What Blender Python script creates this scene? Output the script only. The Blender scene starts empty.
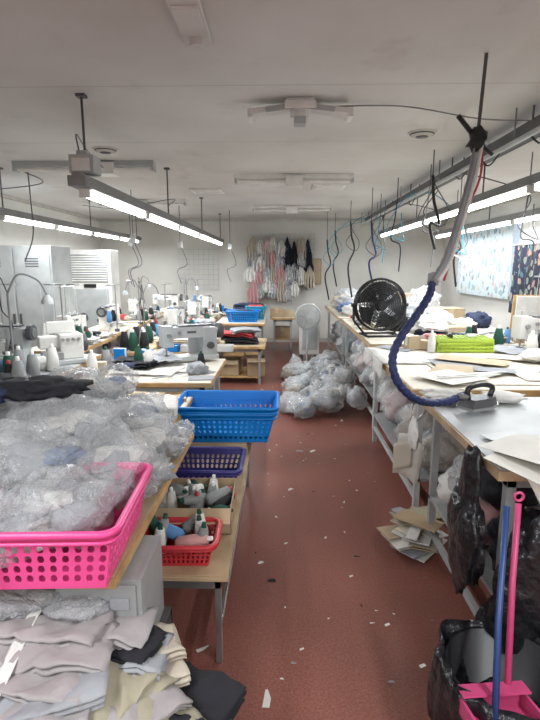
import bpy, bmesh, math, random
from mathutils import Vector, Matrix, noise, Euler
random.seed(7)
R=random.uniform
sc=bpy.context.scene
pi=math.pi
# ------------------------------------------------------------ materials
def nt(name):
    m=bpy.data.materials.new(name); m.use_nodes=True
    t=m.node_tree; b=t.nodes['Principled BSDF']; return m,t,b
def mat(name,col,rough=.6,metal=0,var=.12,scale=6,bump=0,bscale=40,spec=.5,coat=0):
    m,t,b=nt(name)
    b.inputs['Roughness'].default_value=rough; b.inputs['Metallic'].default_value=metal
    b.inputs['Specular IOR Level'].default_value=spec
    tc=t.nodes.new('ShaderNodeTexCoord')
    n=t.nodes.new('ShaderNodeTexNoise'); n.inputs['Scale'].default_value=scale; n.inputs['Detail'].default_value=5
    t.links.new(tc.outputs['Object'],n.inputs['Vector'])
    r=t.nodes.new('ShaderNodeValToRGB')
    r.color_ramp.elements[0].position=.3; r.color_ramp.elements[1].position=.7
    r.color_ramp.elements[0].color=(*[max(0,c*(1-var)) for c in col],1)
    r.color_ramp.elements[1].color=(*[min(1,c*(1+var)) for c in col],1)
    t.links.new(n.outputs['Fac'],r.inputs['Fac']); t.links.new(r.outputs['Color'],b.inputs['Base Color'])
    if bump:
        n2=t.nodes.new('ShaderNodeTexNoise'); n2.inputs['Scale'].default_value=bscale; n2.inputs['Detail'].default_value=3
        t.links.new(tc.outputs['Object'],n2.inputs['Vector'])
        bp=t.nodes.new('ShaderNodeBump'); bp.inputs['Strength'].default_value=bump; bp.inputs['Distance'].default_value=.02
        t.links.new(n2.outputs['Fac'],bp.inputs['Height']); t.links.new(bp.outputs['Normal'],b.inputs['Normal'])
    return m
def emis(name,col,s):
    m,t,b=nt(name); b.inputs['Base Color'].default_value=(*col,1)
    b.inputs['Emission Color'].default_value=(*col,1); b.inputs['Emission Strength'].default_value=s; return m
def plastic_film(name,alpha=.5,col=(.85,.87,.88)):
    m,t,b=nt(name)
    b.inputs['Base Color'].default_value=(*col,1); b.inputs['Roughness'].default_value=.16
    b.inputs['Specular IOR Level'].default_value=1.0
    tc=t.nodes.new('ShaderNodeTexCoord')
    n=t.nodes.new('ShaderNodeTexNoise'); n.inputs['Scale'].default_value=11; n.inputs['Detail'].default_value=4; n.inputs['Distortion'].default_value=2.5
    t.links.new(tc.outputs['Object'],n.inputs['Vector'])
    v=t.nodes.new('ShaderNodeTexVoronoi'); v.inputs['Scale'].default_value=22
    mxv=t.nodes.new('ShaderNodeMixRGB'); mxv.inputs[0].default_value=.12
    t.links.new(tc.outputs['Object'],mxv.inputs[1]); t.links.new(n.outputs['Color'],mxv.inputs[2]); t.links.new(mxv.outputs[0],v.inputs['Vector'])
    ad=t.nodes.new('ShaderNodeMath'); t.links.new(n.outputs['Fac'],ad.inputs[0]); t.links.new(v.outputs['Distance'],ad.inputs[1])
    bp=t.nodes.new('ShaderNodeBump'); bp.inputs['Strength'].default_value=.8; bp.inputs['Distance'].default_value=.02
    t.links.new(ad.outputs[0],bp.inputs['Height']); t.links.new(bp.outputs['Normal'],b.inputs['Normal'])
    lw=t.nodes.new('ShaderNodeLayerWeight'); lw.inputs['Blend'].default_value=.35; t.links.new(bp.outputs['Normal'],lw.inputs['Normal'])
    mr=t.nodes.new('ShaderNodeMapRange'); mr.inputs['To Min'].default_value=alpha*.7; mr.inputs['To Max'].default_value=min(1,alpha*2.0)
    t.links.new(lw.outputs['Facing'],mr.inputs['Value'])
    tr=t.nodes.new('ShaderNodeBsdfTransparent'); mx=t.nodes.new('ShaderNodeMixShader')
    t.links.new(mr.outputs[0],mx.inputs[0])
    o=t.nodes['Material Output']
    t.links.new(tr.outputs[0],mx.inputs[1]); t.links.new(b.outputs[0],mx.inputs[2]); t.links.new(mx.outputs[0],o.inputs['Surface'])
    return m
M={}
M['white']=mat('white_enamel',(.70,.69,.66),.4)
M['cream']=mat('cream_paper',(.66,.61,.51),.6,var=.1,scale=3)
M['wood']=mat('pine_wood',(.48,.30,.13),.5,var=.25,scale=9)
M['plywood']=mat('plywood',(.42,.30,.18),.55,var=.2,scale=7)
M['card']=mat('cardboard',(.36,.26,.16),.8,var=.12)
M['grey']=mat('grey_enamel',(.30,.31,.31),.4)
M['lgrey']=mat('light_grey_steel',(.42,.44,.44),.45)
M['dgrey']=mat('dark_grey_metal',(.08,.08,.085),.5)
M['mgrey']=mat('mid_grey_housing',(.20,.20,.20),.5)
M['steel']=mat('bare_steel',(.40,.40,.40),.35,.8)
M['black']=mat('black_plastic',(.012,.012,.014),.4)
M['blackbag']=mat('black_film',(.012,.012,.014),.3,bump=1,bscale=18)
M['blue']=mat('blue_plastic',(.0,.19,.58),.35,var=.06)
M['pink']=mat('pink_plastic',(.78,.07,.27),.35,var=.06)
M['dpink']=mat('dusty_rose_plastic',(.50,.06,.17),.4,var=.08)
M['purple']=mat('indigo_plastic',(.03,.025,.16),.4)
M['red']=mat('red_plastic',(.50,.03,.04),.4)
M['dred']=mat('red_fabric',(.45,.05,.05),.8)
M['lime']=mat('lime_plastic',(.42,.56,.06),.4)
M['navy']=mat('navy_tape',(.015,.025,.10),.55,bump=.6,bscale=60)
M['thread_g']=mat('green_thread',(.01,.07,.045),.8,bump=.4,bscale=150)
M['thread_gr']=mat('grey_thread',(.26,.27,.27),.8,bump=.4,bscale=150)
M['thread_w']=mat('white_thread',(.70,.69,.65),.8,bump=.4,bscale=150)
M['thread_b']=mat('black_thread',(.01,.01,.012),.8)
M['thread_p']=mat('pink_thread',(.55,.30,.28),.8)
M['thread_bl']=mat('blue_thread',(.1,.25,.5),.8)
M['mauve']=mat('taupe_cloth',(.33,.30,.30),.9,var=.1,bump=.4,bscale=14)
M['khaki']=mat('khaki_cloth',(.32,.29,.21),.9,bump=.4,bscale=14)
M['beige']=mat('beige_cloth',(.48,.42,.34),.9,bump=.4,bscale=14)
M['cblack']=mat('black_cloth',(.012,.012,.017),.9,bump=.5,bscale=14)
M['cnavy']=mat('navy_cloth',(.02,.03,.07),.9,bump=.4,bscale=14)
M['cwhite']=mat('white_cloth',(.66,.65,.62),.9,var=.12,bump=.5,bscale=14)
M['cgrey']=mat('grey_cloth',(.30,.31,.33),.9,bump=.5,bscale=14)
M['cpink']=mat('dusty_pink_cloth',(.5,.28,.28),.9,bump=.4,bscale=14)
M['clpink']=mat('pale_pink_cloth',(.60,.45,.44),.9,bump=.4,bscale=14)
M['cblue']=mat('blue_cloth',(.10,.16,.28),.9,bump=.4,bscale=14)
M['paper']=mat('pattern_paper',(.66,.64,.58),.7,var=.08)
M['kraft']=mat('kraft_paper',(.44,.34,.22),.8,var=.12)
M['film']=plastic_film('clear_plastic_film',.30,(.75,.77,.79))
M['film2']=plastic_film('milky_plastic_film',.5,(.70,.72,.74))
M['tube']=emis('lit_fluorescent_tube',(.95,.98,1),12)
M['blueprint']=mat('teal_tape',(.02,.30,.42),.5)
def floor_mat():
    m,t,b=nt('red_terrazzo_vinyl'); L=t.links
    tc=t.nodes.new('ShaderNodeTexCoord')
    def N(s,d=4):
        n=t.nodes.new('ShaderNodeTexNoise'); n.inputs['Scale'].default_value=s; n.inputs['Detail'].default_value=d
        L.new(tc.outputs['Object'],n.inputs['Vector']); return n
    def ramp(src,p0,p1,c0,c1):
        r=t.nodes.new('ShaderNodeValToRGB'); e=r.color_ramp.elements
        e[0].position=p0;e[1].position=p1;e[0].color=(*c0,1);e[1].color=(*c1,1); L.new(src,r.inputs['Fac']); return r
    n1=N(110,5); r1=ramp(n1.outputs['Fac'],.32,.72,(.185,.062,.046),(.30,.125,.093))
    n2=N(.9,5); r2=ramp(n2.outputs['Fac'],.35,.65,(.72,.72,.74),(1.05,1.0,1.0))
    mx=t.nodes.new('ShaderNodeMixRGB'); mx.blend_type='MULTIPLY'; mx.inputs[0].default_value=1
    L.new(r1.outputs[0],mx.inputs[1]); L.new(r2.outputs[0],mx.inputs[2])
    v=t.nodes.new('ShaderNodeTexVoronoi'); v.inputs['Scale'].default_value=70; L.new(tc.outputs['Object'],v.inputs['Vector'])
    r3=ramp(v.outputs['Distance'],.10,.16,(1,1,1),(0,0,0))
    mx2=t.nodes.new('ShaderNodeMixRGB'); mx2.inputs[2].default_value=(.36,.20,.17,1)
    mu=t.nodes.new('ShaderNodeMath'); mu.operation='MULTIPLY'; mu.inputs[1].default_value=.35
    L.new(r3.outputs[0],mu.inputs[0]); L.new(mu.outputs[0],mx2.inputs[0]); L.new(mx.outputs[0],mx2.inputs[1])
    L.new(mx2.outputs[0],b.inputs['Base Color'])
    r4=ramp(n2.outputs['Fac'],.3,.7,(.27,.27,.27),(.45,.45,.45)); L.new(r4.outputs[0],b.inputs['Roughness'])
    return m
def ceil_mat():
    m,t,b=nt('stained_ceiling_paint'); L=t.links
    tc=t.nodes.new('ShaderNodeTexCoord'); b.inputs['Roughness'].default_value=.8
    n=t.nodes.new('ShaderNodeTexNoise'); n.inputs['Scale'].default_value=.7; n.inputs['Detail'].default_value=6
    L.new(tc.outputs['Object'],n.inputs['Vector'])
    r=t.nodes.new('ShaderNodeValToRGB'); e=r.color_ramp.elements
    e[0].position=.25;e[0].color=(.52,.50,.47,1);e[1].position=.6;e[1].color=(.67,.66,.64,1)
    L.new(n.outputs['Fac'],r.inputs['Fac'])
    sep=t.nodes.new('ShaderNodeSeparateXYZ'); L.new(tc.outputs['Object'],sep.inputs[0])
    a1=t.nodes.new('ShaderNodeMath'); a1.operation='ADD'; a1.inputs[1].default_value=20.35; L.new(sep.outputs['Y'],a1.inputs[0])
    md=t.nodes.new('ShaderNodeMath'); md.operation='MODULO'; md.inputs[1].default_value=1.22; L.new(a1.outputs[0],md.inputs[0])
    lt=t.nodes.new('ShaderNodeMath'); lt.operation='LESS_THAN'; lt.inputs[1].default_value=.014; L.new(md.outputs[0],lt.inputs[0])
    sc1=t.nodes.new('ShaderNodeMath'); sc1.operation='MULTIPLY'; sc1.inputs[1].default_value=.5; L.new(lt.outputs[0],sc1.inputs[0])
    mx=t.nodes.new('ShaderNodeMixRGB'); mx.inputs[2].default_value=(.40,.38,.35,1)
    L.new(sc1.outputs[0],mx.inputs[0]); L.new(r.outputs[0],mx.inputs[1])
    n3=t.nodes.new('ShaderNodeTexNoise'); n3.inputs['Scale'].default_value=1.3; n3.inputs['Detail'].default_value=8; n3.inputs['Roughness'].default_value=.65
    mp3=t.nodes.new('ShaderNodeMapping'); mp3.inputs['Location'].default_value=(3.3,1.7,0); L.new(tc.outputs['Object'],mp3.inputs['Vector']); L.new(mp3.outputs[0],n3.inputs['Vector'])
    r3=t.nodes.new('ShaderNodeValToRGB'); r3.color_ramp.elements[0].position=.57; r3.color_ramp.elements[1].position=.74
    r3.color_ramp.elements[0].color=(0,0,0,1); r3.color_ramp.elements[1].color=(.45,.45,.45,1); L.new(n3.outputs['Fac'],r3.inputs['Fac'])
    mx3=t.nodes.new('ShaderNodeMixRGB'); mx3.inputs[2].default_value=(.36,.31,.25,1); L.new(r3.outputs[0],mx3.inputs[0]); L.new(mx.outputs[0],mx3.inputs[1])
    L.new(mx3.outputs[0],b.inputs['Base Color']); return m
def pattern_mat(name,base,cols,scale,th=.40):
    m,t,b=nt(name); L=t.links; b.inputs['Roughness'].default_value=.85
    tc=t.nodes.new('ShaderNodeTexCoord'); mp=t.nodes.new('ShaderNodeMapping'); mp.inputs['Scale'].default_value=(1,1.5,.62)
    mp.inputs['Rotation'].default_value=(.5,0,0)
    nz=t.nodes.new('ShaderNodeTexNoise'); nz.inputs['Scale'].default_value=9; L.new(tc.outputs['Object'],nz.inputs['Vector'])
    mw=t.nodes.new('ShaderNodeMixRGB'); mw.inputs[0].default_value=.08; L.new(tc.outputs['Object'],mw.inputs[1]); L.new(nz.outputs['Color'],mw.inputs[2])
    L.new(mw.outputs[0],mp.inputs['Vector'])
    v=t.nodes.new('ShaderNodeTexVoronoi'); v.inputs['Scale'].default_value=scale; v.inputs['Randomness'].default_value=.8
    L.new(mp.outputs[0],v.inputs['Vector'])
    lt=t.nodes.new('ShaderNodeMath'); lt.operation='LESS_THAN'; lt.inputs[1].default_value=th; L.new(v.outputs['Distance'],lt.inputs[0])
    s=t.nodes.new('ShaderNodeSeparateColor'); L.new(v.outputs['Color'],s.inputs[0])
    r=t.nodes.new('ShaderNodeValToRGB'); r.color_ramp.interpolation='CONSTANT'
    for i,c in enumerate(cols):
        e=r.color_ramp.elements[i] if i<2 else r.color_ramp.elements.new(i/len(cols))
        e.position=i/len(cols); e.color=(*c,1)
    L.new(s.outputs[0],r.inputs['Fac'])
    mx=t.nodes.new('ShaderNodeMixRGB'); mx.inputs[1].default_value=(*base,1); L.new(lt.outputs[0],mx.inputs[0]); L.new(r.outputs[0],mx.inputs[2])
    L.new(mx.outputs[0],b.inputs['Base Color'])
    tl=t.nodes.new('ShaderNodeBsdfTranslucent'); L.new(mx.outputs[0],tl.inputs[0])
    ms=t.nodes.new('ShaderNodeMixShader'); ms.inputs[0].default_value=.3
    L.new(b.outputs[0],ms.inputs[1]);L.new(tl.outputs[0],ms.inputs[2]);L.new(ms.outputs[0],t.nodes['Material Output'].inputs['Surface'])
    return m
M['floor']=floor_mat(); M['ceil']=ceil_mat()
M['wall']=mat('aged_white_wall_paint',(.58,.57,.53),.8,var=.1,scale=1.2)
M['trimm']=mat('painted_trim',(.46,.44,.40),.6)
M['curt1']=pattern_mat('leaf_print_curtain',(.48,.55,.57),[(.20,.24,.28),(.46,.38,.37),(.30,.38,.40),(.52,.50,.46)],13)
M['curt2']=pattern_mat('dark_botanical_fabric',(.03,.035,.06),[(.35,.32,.28),(.08,.17,.20),(.38,.22,.17),(.2,.24,.2)],15)
g,t_,b_=nt('window_glass'); b_.inputs['Base Color'].default_value=(.9,.95,1,1); b_.inputs['Alpha'].default_value=.25; b_.inputs['Roughness'].default_value=.05
M['glass']=g
# ------------------------------------------------------------ mesh builder
_ico={}
def ico(s):
    if s not in _ico:
        bm=bmesh.new(); bmesh.ops.create_icosphere(bm,subdivisions=s,radius=1)
        _ico[s]=([v.co.copy() for v in bm.verts],[[v.index for v in f.verts] for f in bm.faces]); bm.free()
    return _ico[s]
class MB:
    def __init__(s): s.v=[];s.f=[];s.mi=[];s.sm=[];s.mats=[];s.M=Matrix.Identity(4)
    def mx(s,m):
        m=M[m] if isinstance(m,str) else m
        if m not in s.mats: s.mats.append(m)
        return s.mats.index(m)
    def add(s,vs,fs,m,smooth=False,T=None):
        o=len(s.v); X=s.M@T if T else s.M
        s.v+= [X@Vector(v) for v in vs]; k=s.mx(m)
        for f in fs: s.f.append([i+o for i in f]); s.mi.append(k); s.sm.append(smooth)
    def bx(s,x0,x1,y0,y1,z0,z1,m,T=None):
        vs=[(x0,y0,z0),(x1,y0,z0),(x1,y1,z0),(x0,y1,z0),(x0,y0,z1),(x1,y0,z1),(x1,y1,z1),(x0,y1,z1)]
        s.add(vs,[(0,3,2,1),(4,5,6,7),(0,1,5,4),(1,2,6,5),(2,3,7,6),(3,0,4,7)],m,False,T)
    def box(s,c,d,m,rot=(0,0,0)):
        T=Matrix.Translation(c)@Euler(rot).to_matrix().to_4x4()
        s.bx(-d[0]/2,d[0]/2,-d[1]/2,d[1]/2,-d[2]/2,d[2]/2,m,T)
    def cyl(s,p0,p1,r0,m,r1=None,seg=12,smooth=True):
        r1=r0 if r1 is None else r1
        p0=Vector(p0);p1=Vector(p1);d=(p1-p0); q=d.to_track_quat('Z','Y').to_matrix()
        vs=[];
        for p,r in((p0,r0),(p1,r1)):
            for i in range(seg):
                a=2*pi*i/seg; vs.append(p+q@Vector((r*math.cos(a),r*math.sin(a),0)))
        s.add(vs,[(i,(i+1)%seg,seg+(i+1)%seg,seg+i) for i in range(seg)],m,smooth)
        s.add(vs,[list(range(seg))[::-1],list(range(seg,2*seg))],m,False)
    def tube(s,pts,r,m,seg=8,closed=False,wob=0):
        pts=[Vector(p) for p in pts]; n=len(pts); vs=[];fs=[]; ref=None
        for i,p in enumerate(pts):
            d=(pts[(i+1)%n]-pts[i-1]) if closed else (pts[min(i+1,n-1)]-pts[max(i-1,0)])
            d.normalize()
            if ref is None: ref=d.orthogonal().normalized()
            ref=(ref-d*ref.dot(d)).normalized(); b=d.cross(ref)
            rr=r*(1+wob*math.sin(i*2.1))
            for k in range(seg):
                a=2*pi*k/seg; vs.append(p+ref*math.cos(a)*rr+b*math.sin(a)*rr)
        m_=n if closed else n-1
        for i in range(m_):
            j=(i+1)%n
            for k in range(seg): fs.append((i*seg+k,i*seg+(k+1)%seg,j*seg+(k+1)%seg,j*seg+k))
        if not closed: fs+= [list(range(seg))[::-1],[ (n-1)*seg+k for k in range(seg)]]
        s.add(vs,fs,m,True)
    def lathe(s,c,prof,m,seg=16,T=None):
        vs=[];fs=[]
        for r,z in prof:
            for i in range(seg):
                a=2*pi*i/seg; vs.append((r*math.cos(a),r*math.sin(a),z))
        for j in range(len(prof)-1):
            for i in range(seg): fs.append((j*seg+i,j*seg+(i+1)%seg,(j+1)*seg+(i+1)%seg,(j+1)*seg+i))
        X=Matrix.Translation(c)@(T if T else Matrix.Identity(4))
        s.add(vs,fs,m,True,X)
    def ring(s,c,r,t,m,axis='Z',seg=28,ts=5):
        pts=[]
        for i in range(seg):
            a=2*pi*i/seg; x,y=r*math.cos(a),r*math.sin(a)
            pts.append(Vector(c)+(Vector((x,y,0)) if axis=='Z' else Vector((x,0,y)) if axis=='Y' else Vector((0,x,y))))
        s.tube(pts,t,m,ts,True)
    def blob(s,c,d,m,seed=0,amp=.25,fr=1.6,sub=3,flat=None,rot=0,neck=None,crinkle=0):
        V,F=ico(sub); vs=[]; c=Vector(c); cr,sr=math.cos(rot),math.sin(rot)
        for v in V:
            q=v*fr+Vector((seed*3.7,seed*1.3,seed*2.1))
            if crinkle:
                w=q+Vector((noise.noise(q*2),noise.noise(q*2+Vector((5,0,0))),noise.noise(q*2+Vector((0,5,0)))))*.5
                k=1+amp*.9*noise.noise(q)+crinkle*(.45-noise.voronoi(w*1.5)[0][0])+crinkle*.4*(.45-noise.voronoi(w*3.7)[0][0])
            else:
                k=1+amp*(noise.noise(q)*1.2+.5*(1-2*abs(noise.noise(q*2.3)))-.25+.3*noise.noise(q*5))
            if neck is not None:
                dt=v.dot(neck)
                if dt>.8: k*=1+(dt-.8)*2.5
            x,y,z=v.x*d[0]*k,v.y*d[1]*k,v.z*d[2]*k
            x,y=x*cr-y*sr,x*sr+y*cr
            p=c+Vector((x,y,z))
            if flat is not None and p.z<flat: p.z=flat+.002*noise.noise(p*30)
            vs.append(p)
        s.add(vs,F,m,True)
    def sheet(s,fn,nu,nv,m,smooth=True):
        vs=[fn(i/nu,j/nv) for j in range(nv+1) for i in range(nu+1)]
        fs=[(j*(nu+1)+i,j*(nu+1)+i+1,(j+1)*(nu+1)+i+1,(j+1)*(nu+1)+i) for j in range(nv) for i in range(nu)]
        s.add(vs,fs,m,smooth)
    def build(s,name,bevel=0,solid=0):
        lo=[min(v[i] for v in s.v) for i in range(3)];hi=[max(v[i] for v in s.v) for i in range(3)]
        o=Vector(((lo[0]+hi[0])/2,(lo[1]+hi[1])/2,lo[2]))
        me=bpy.data.meshes.new(name); me.from_pydata([v-o for v in s.v],[],s.f)
        for m in s.mats: me.materials.append(m)
        me.polygons.foreach_set('material_index',s.mi); me.polygons.foreach_set('use_smooth',s.sm); me.update()
        ob=bpy.data.objects.new(name,me); sc.collection.objects.link(ob); ob.location=o
        if solid:
            q=ob.modifiers.new('thick','SOLIDIFY'); q.thickness=solid; q.offset=0
        if bevel:
            q=ob.modifiers.new('bevel','BEVEL'); q.width=bevel; q.segments=2; q.limit_method='ANGLE'; q.angle_limit=.9
        return ob
def dup(ob,delta,rz=0,sc_=1):
    o=bpy.data.objects.new(ob.name.split('.')[0],ob.data); sc.collection.objects.link(o)
    for m in ob.modifiers:
        n=o.modifiers.new(m.name,m.type)
        if m.type=='BEVEL': n.width=m.width;n.segments=m.segments;n.limit_method='ANGLE';n.angle_limit=m.angle_limit
        if m.type=='SOLIDIFY': n.thickness=m.thickness;n.offset=m.offset
    o.location=delta; o.rotation_euler=(0,0,rz); o.scale=(sc_,)*3
    return o
def smooth_path(P,n=8):
    P=[Vector(p) for p in P]; P=[P[0]*2-P[1]]+P+[P[-1]*2-P[-2]]; out=[]
    for i in range(1,len(P)-2):
        a,b,c,d=P[i-1:i+3]
        for k in range(n):
            t=k/n; out.append(.5*((2*b)+(c-a)*t+(2*a-5*b+4*c-d)*t*t+(3*b-a-3*c+d)*t**3))
    out.append(P[-2]); return out
def simple(name,parts,bevel=0):
    mb=MB()
    for p in parts: mb.bx(*p)
    return mb.build(name,bevel)
# ------------------------------------------------------------ room
XL,XR,YB,YF,H=-3.7,3.25,10.4,-3.0,2.5
simple('floor',[(XL-.1,XR+.1,YF-.1,YB+.1,-.1,0,'floor')])
simple('ceiling',[(XL-.1,XR+.1,YF-.1,YB+.1,H,H+.1,'ceil')])
simple('wall_back',[(XL-.1,XR+.1,YB,YB+.1,0,H,'wall')])
simple('wall_front',[(XL-.1,XR+.1,YF-.1,YF,0,H,'wall')])
simple('wall_left',[(XL-.1,XL,YF,YB,0,H,'wall')])
wins=[(4.2,6.7),(7.1,9.3)]; z0,z1=1.08,2.2
simple('wall_right',[(XR,XR+.1,YF,YB,0,z0,'wall'),(XR,XR+.1,YF,YB,z1,H,'wall'),(XR,XR+.1,YF,4.2,z0,z1,'wall'),(XR,XR+.1,6.7,7.1,z0,z1,'wall'),(XR,XR+.1,9.3,YB,z0,z1,'wall')])
for i,(a,b) in enumerate(wins):
    mb=MB()
    for (y0,y1) in((a,a+.05),((a+b)/2-.03,(a+b)/2+.03),(b-.05,b)): mb.bx(XR+.02,XR+.08,y0,y1,z0,z1,'lgrey')
    mb.bx(XR+.02,XR+.08,a,b,z0,z0+.05,'lgrey'); mb.bx(XR+.02,XR+.08,a,b,z1-.05,z1,'lgrey')
    mb.bx(XR+.045,XR+.05,a+.05,b-.05,z0+.05,z1-.05,'glass')
    mb.build('window_%d'%(i+1))
simple('baseboard_back',[(XL,XR,YB-.015,YB,0,.09,'trimm')])
simple('baseboard_left',[(XL,XL+.015,YF,YB-.015,0,.09,'trimm')])
simple('baseboard_right',[(XR-.015,XR,YF,YB-.015,0,.09,'trimm')])
simple('trim_1',[(XL,XR,YB-.03,YB,H-.05,H,'trimm')])
simple('trim_2',[(XR-.03,XR,YF,YB-.03,H-.05,H,'trimm')])
simple('trim_3',[(XL,XL+.03,YF,YB-.03,H-.05,H,'trimm')])
def curtain(name,x,ya,yb,za,zb,m,fold=16,amp=.03):
    mb=MB(); mb.cyl((x,ya-.05,zb+.01),(x,yb+.05,zb+.01),.012,'steel')
    mb.sheet(lambda u,v:Vector((x+amp*math.sin(u*fold*2*pi)*(.5+.5*(1-v)),ya+(yb-ya)*u,za+(zb-za)*v)),fold*8,6,m)
    mb.build(name)
curtain('patterned_curtain',3.17,7.15,9.25,1.1,2.24,'curt1',14,.025)
curtain('plain_curtain',3.17,4.1,6.85,1.05,2.24,'cwhite',16,.02)
curtain('botanical_fabric_drape',3.05,5.5,6.80,.95,1.82,'curt2',7,.03)
# ------------------------------------------------------------ lights
def row(x,y0,y1,z,seg,gap=.12,hous='mgrey',power=30,rods=3):
    mb=MB(); w=.05
    mb.bx(x-w,x+w,y0,y1,z,z+.055,hous)
    mb.bx(x-w*.5,x+w*.5,y0,y1,z+.055,z+.07,hous)
    n=seg; L=(y1-y0-gap*(n+1))/n
    for i in range(n):
        a=y0+gap+i*(L+gap)
        mb.bx(x-.03,x+.03,a-.02,a,z-.05,z,'white'); mb.bx(x-.03,x+.03,a+L,a+L+.02,z-.05,z,'white')
        mb.cyl((x,a,z-.03),(x,a+L,z-.03),.019,'tube',seg=10)
        mb.bx(x-.048,x+.048,a,a+L,z-.006,z,'white')
    for i in range(rods):
        y=y0+.15+(y1-y0-.3)*i/(rods-1); mb.cyl((x,y,z+.05),(x,y,H-.005),.007,'dgrey'); mb.bx(x-.025,x+.025,y-.025,y+.025,H-.015,H,'dgrey')
    mb.build('fluorescent_light_row')
    l=bpy.data.lights.new('tube_light','AREA'); l.shape='RECTANGLE'; l.size=.08; l.size_y=(y1-y0)*.95; l.energy=power*2.0; l.color=(.93,.97,1)
    o=bpy.data.objects.new('tube_light',l); sc.collection.objects.link(o); o.location=(x,(y0+y1)/2,z-.056)
row(-1.13,2.85,9.5,1.99,5,power=42,rods=4)
row(-2.75,4.9,9.8,2.05,4,power=34)
row(1.78,2.3,9.3,2.12,5,power=45,rods=4)
row(2.75,4.6,9.3,2.10,3,power=30)
row(-1.2,-2.6,.9,2.2,3,power=40)  # this row and the next: unseen behind the camera, added as fill light
row(1.2,-2.6,.9,2.2,3,power=40)
w=bpy.data.worlds.new('World'); sc.world=w; w.use_nodes=True
w.node_tree.nodes['Background'].inputs[0].default_value=(.75,.85,1,1); w.node_tree.nodes['Background'].inputs[1].default_value=1.0
def lamp_holder(x,y):
    mb=MB()
    mb.bx(x-.08,x+.08,y-.08,y+.08,H-.04,H,'white'); mb.cyl((x,y,H-.09),(x,y,H-.04),.055,'white'); mb.bx(x-.035,x+.035,y-.045,y+.045,H-.13,H-.09,'lgrey')
    mb.bx(x-.09,x+.09,y-.1,y-.08,H-.06,H-.02,'white')
    for sx in(-1,1):
        mb.box((x+sx*.17,y,H-.05),(.22,.10,.03),'white',(0,sx*.12,0))
        mb.box((x+sx*.29,y,H-.075),(.03,.13,.05),'white')
        mb.box((x+sx*.12,y-.06,H-.05),(.16,.012,.03),'lgrey',(0,sx*.12,0))
    mb.build('ceiling_lamp_holder',.004)
lamp_holder(.10,3.15)
def batten(x,y,x0=-.62,x1=.62,m='white'):
    mb=MB()
    mb.bx(x+x0,x+x1,y-.05,y+.05,H-.045,H,m); mb.cyl((x+x0+.04,y-.03,H-.07),(x+x1-.04,y-.03,H-.07),.014,'white'); mb.cyl((x+x0+.04,y+.03,H-.07),(x+x1-.04,y+.03,H-.07),.014,'white')
    mb.bx(x-.09,x+.09,y-.09,y+.09,H-.12,H-.02,'white')
    for sx in(x0,x1-.02): mb.bx(x+sx,x+sx+.02,y-.05,y+.05,H-.09,H-.04,'lgrey')
    mb.build('unlit_ceiling_batten',.003)
batten(.12,5.5); batten(.15,8.2); batten(-1.62,4.8,-.85,.45,'lgrey'); batten(-2.0,7.4)
mb=MB(); mb.bx(-1.20,-1.06,2.93,3.05,2.07,2.17,'lgrey'); mb.bx(-1.18,-1.08,2.92,2.93,2.08,2.15,'white'); mb.bx(-1.17,-1.11,2.97,3.01,2.17,2.20,'lgrey')
mb.tube(smooth_path([(-1.16,2.99,2.2),(-1.25,3.2,2.34),(-1.45,3.9,2.40),(-1.6,4.66,2.42)]),.005,'dgrey',6)
mb.build('junction_box',.004)
for (px,py) in((-.95,6.6),(.55,6.3)):
    simple('ceiling_panel',[(px-.2,px+.2,py-.2,py+.2,H-.012,H,'white'),(px-.16,px+.16,py-.16,py+.16,H-.016,H-.012,'cwhite')])
for (px,py) in((-1.45,4.3),(1.0,3.85)):
    mb=MB(); mb.lathe((px,py,H-.03),[(.0,0),(.05,0),(.08,.012),(.105,.03)],'trimm'); mb.ring((px,py,H-.012),.08,.008,'dgrey'); mb.lathe((px,py,H-.034),[(0,0),(.045,0),(.045,.006)],'dgrey')
    mb.build('ceiling_speaker')
mb=MB(); mb.bx(-.42,-.30,1.95,2.35,H-.02,H,'ceil'); mb.bx(-.41,-.31,2.0,2.15,H-.035,H-.02,'ceil'); mb.cyl((-.36,2.28,H-.05),(-.36,2.28,H-.02),.03,'ceil'); mb.build('ceiling_socket_plate',.004)
mb=MB()
for dx in(-.05,.05): mb.bx(1.55+dx-.010,1.55+dx+.010,1.6,9.4,2.35,2.42,'dgrey')
mb.bx(1.5,1.6,1.6,9.4,2.35,2.355,'dgrey')
for i in range(26): mb.bx(1.5,1.6,1.7+i*.3,1.73+i*.3,2.36,2.368,'dgrey')
for i in range(6): 
    y=1.8+i*1.45; mb.cyl((1.5,y,2.4),(1.5,y,H),.006,'dgrey'); mb.cyl((1.6,y,2.4),(1.6,y,H),.006,'dgrey')
for k in range(3):
    mb.tube(smooth_path([(1.52+.03*k,1.6+i*.8,2.41+.02*noise.noise(Vector((i,k,0)))) for i in range(10)],4),.011,'black' if k else 'cgrey',6)
for i in range(9):
    y=2.0+i*.8+R(-.2,.2); mb.tube(smooth_path([(1.5,y,2.37),(1.49,y+.1,2.30),(1.49,y+.25,2.28+R(-.03,.03)),(1.5,y+.45,2.37)],6),.006,'black',5)
mb.build('cable_tray')
mb=MB()
mb.cyl((1.42,1.6,2.30),(1.42,9.4,2.30),.016,'lgrey')
for i in range(6): mb.cyl((1.42,1.8+i*1.5,2.30),(1.42,1.8+i*1.5,H),.005,'mgrey')
mb.build('air_pipe')
mb=MB(); mb.tube([(1.15,2.02,2.38),(1.40,1.98,2.30),(1.40,2.1,2.46),(1.15,2.02,2.38)],.009,'dgrey',6); mb.cyl((1.15,2.02,2.38),(1.15,2.02,H),.007,'dgrey'); mb.cyl((1.40,2.09,2.45),(1.40,2.09,H),.007,'dgrey'); mb.build('ceiling_wire_bracket')
mb=MB()
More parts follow.
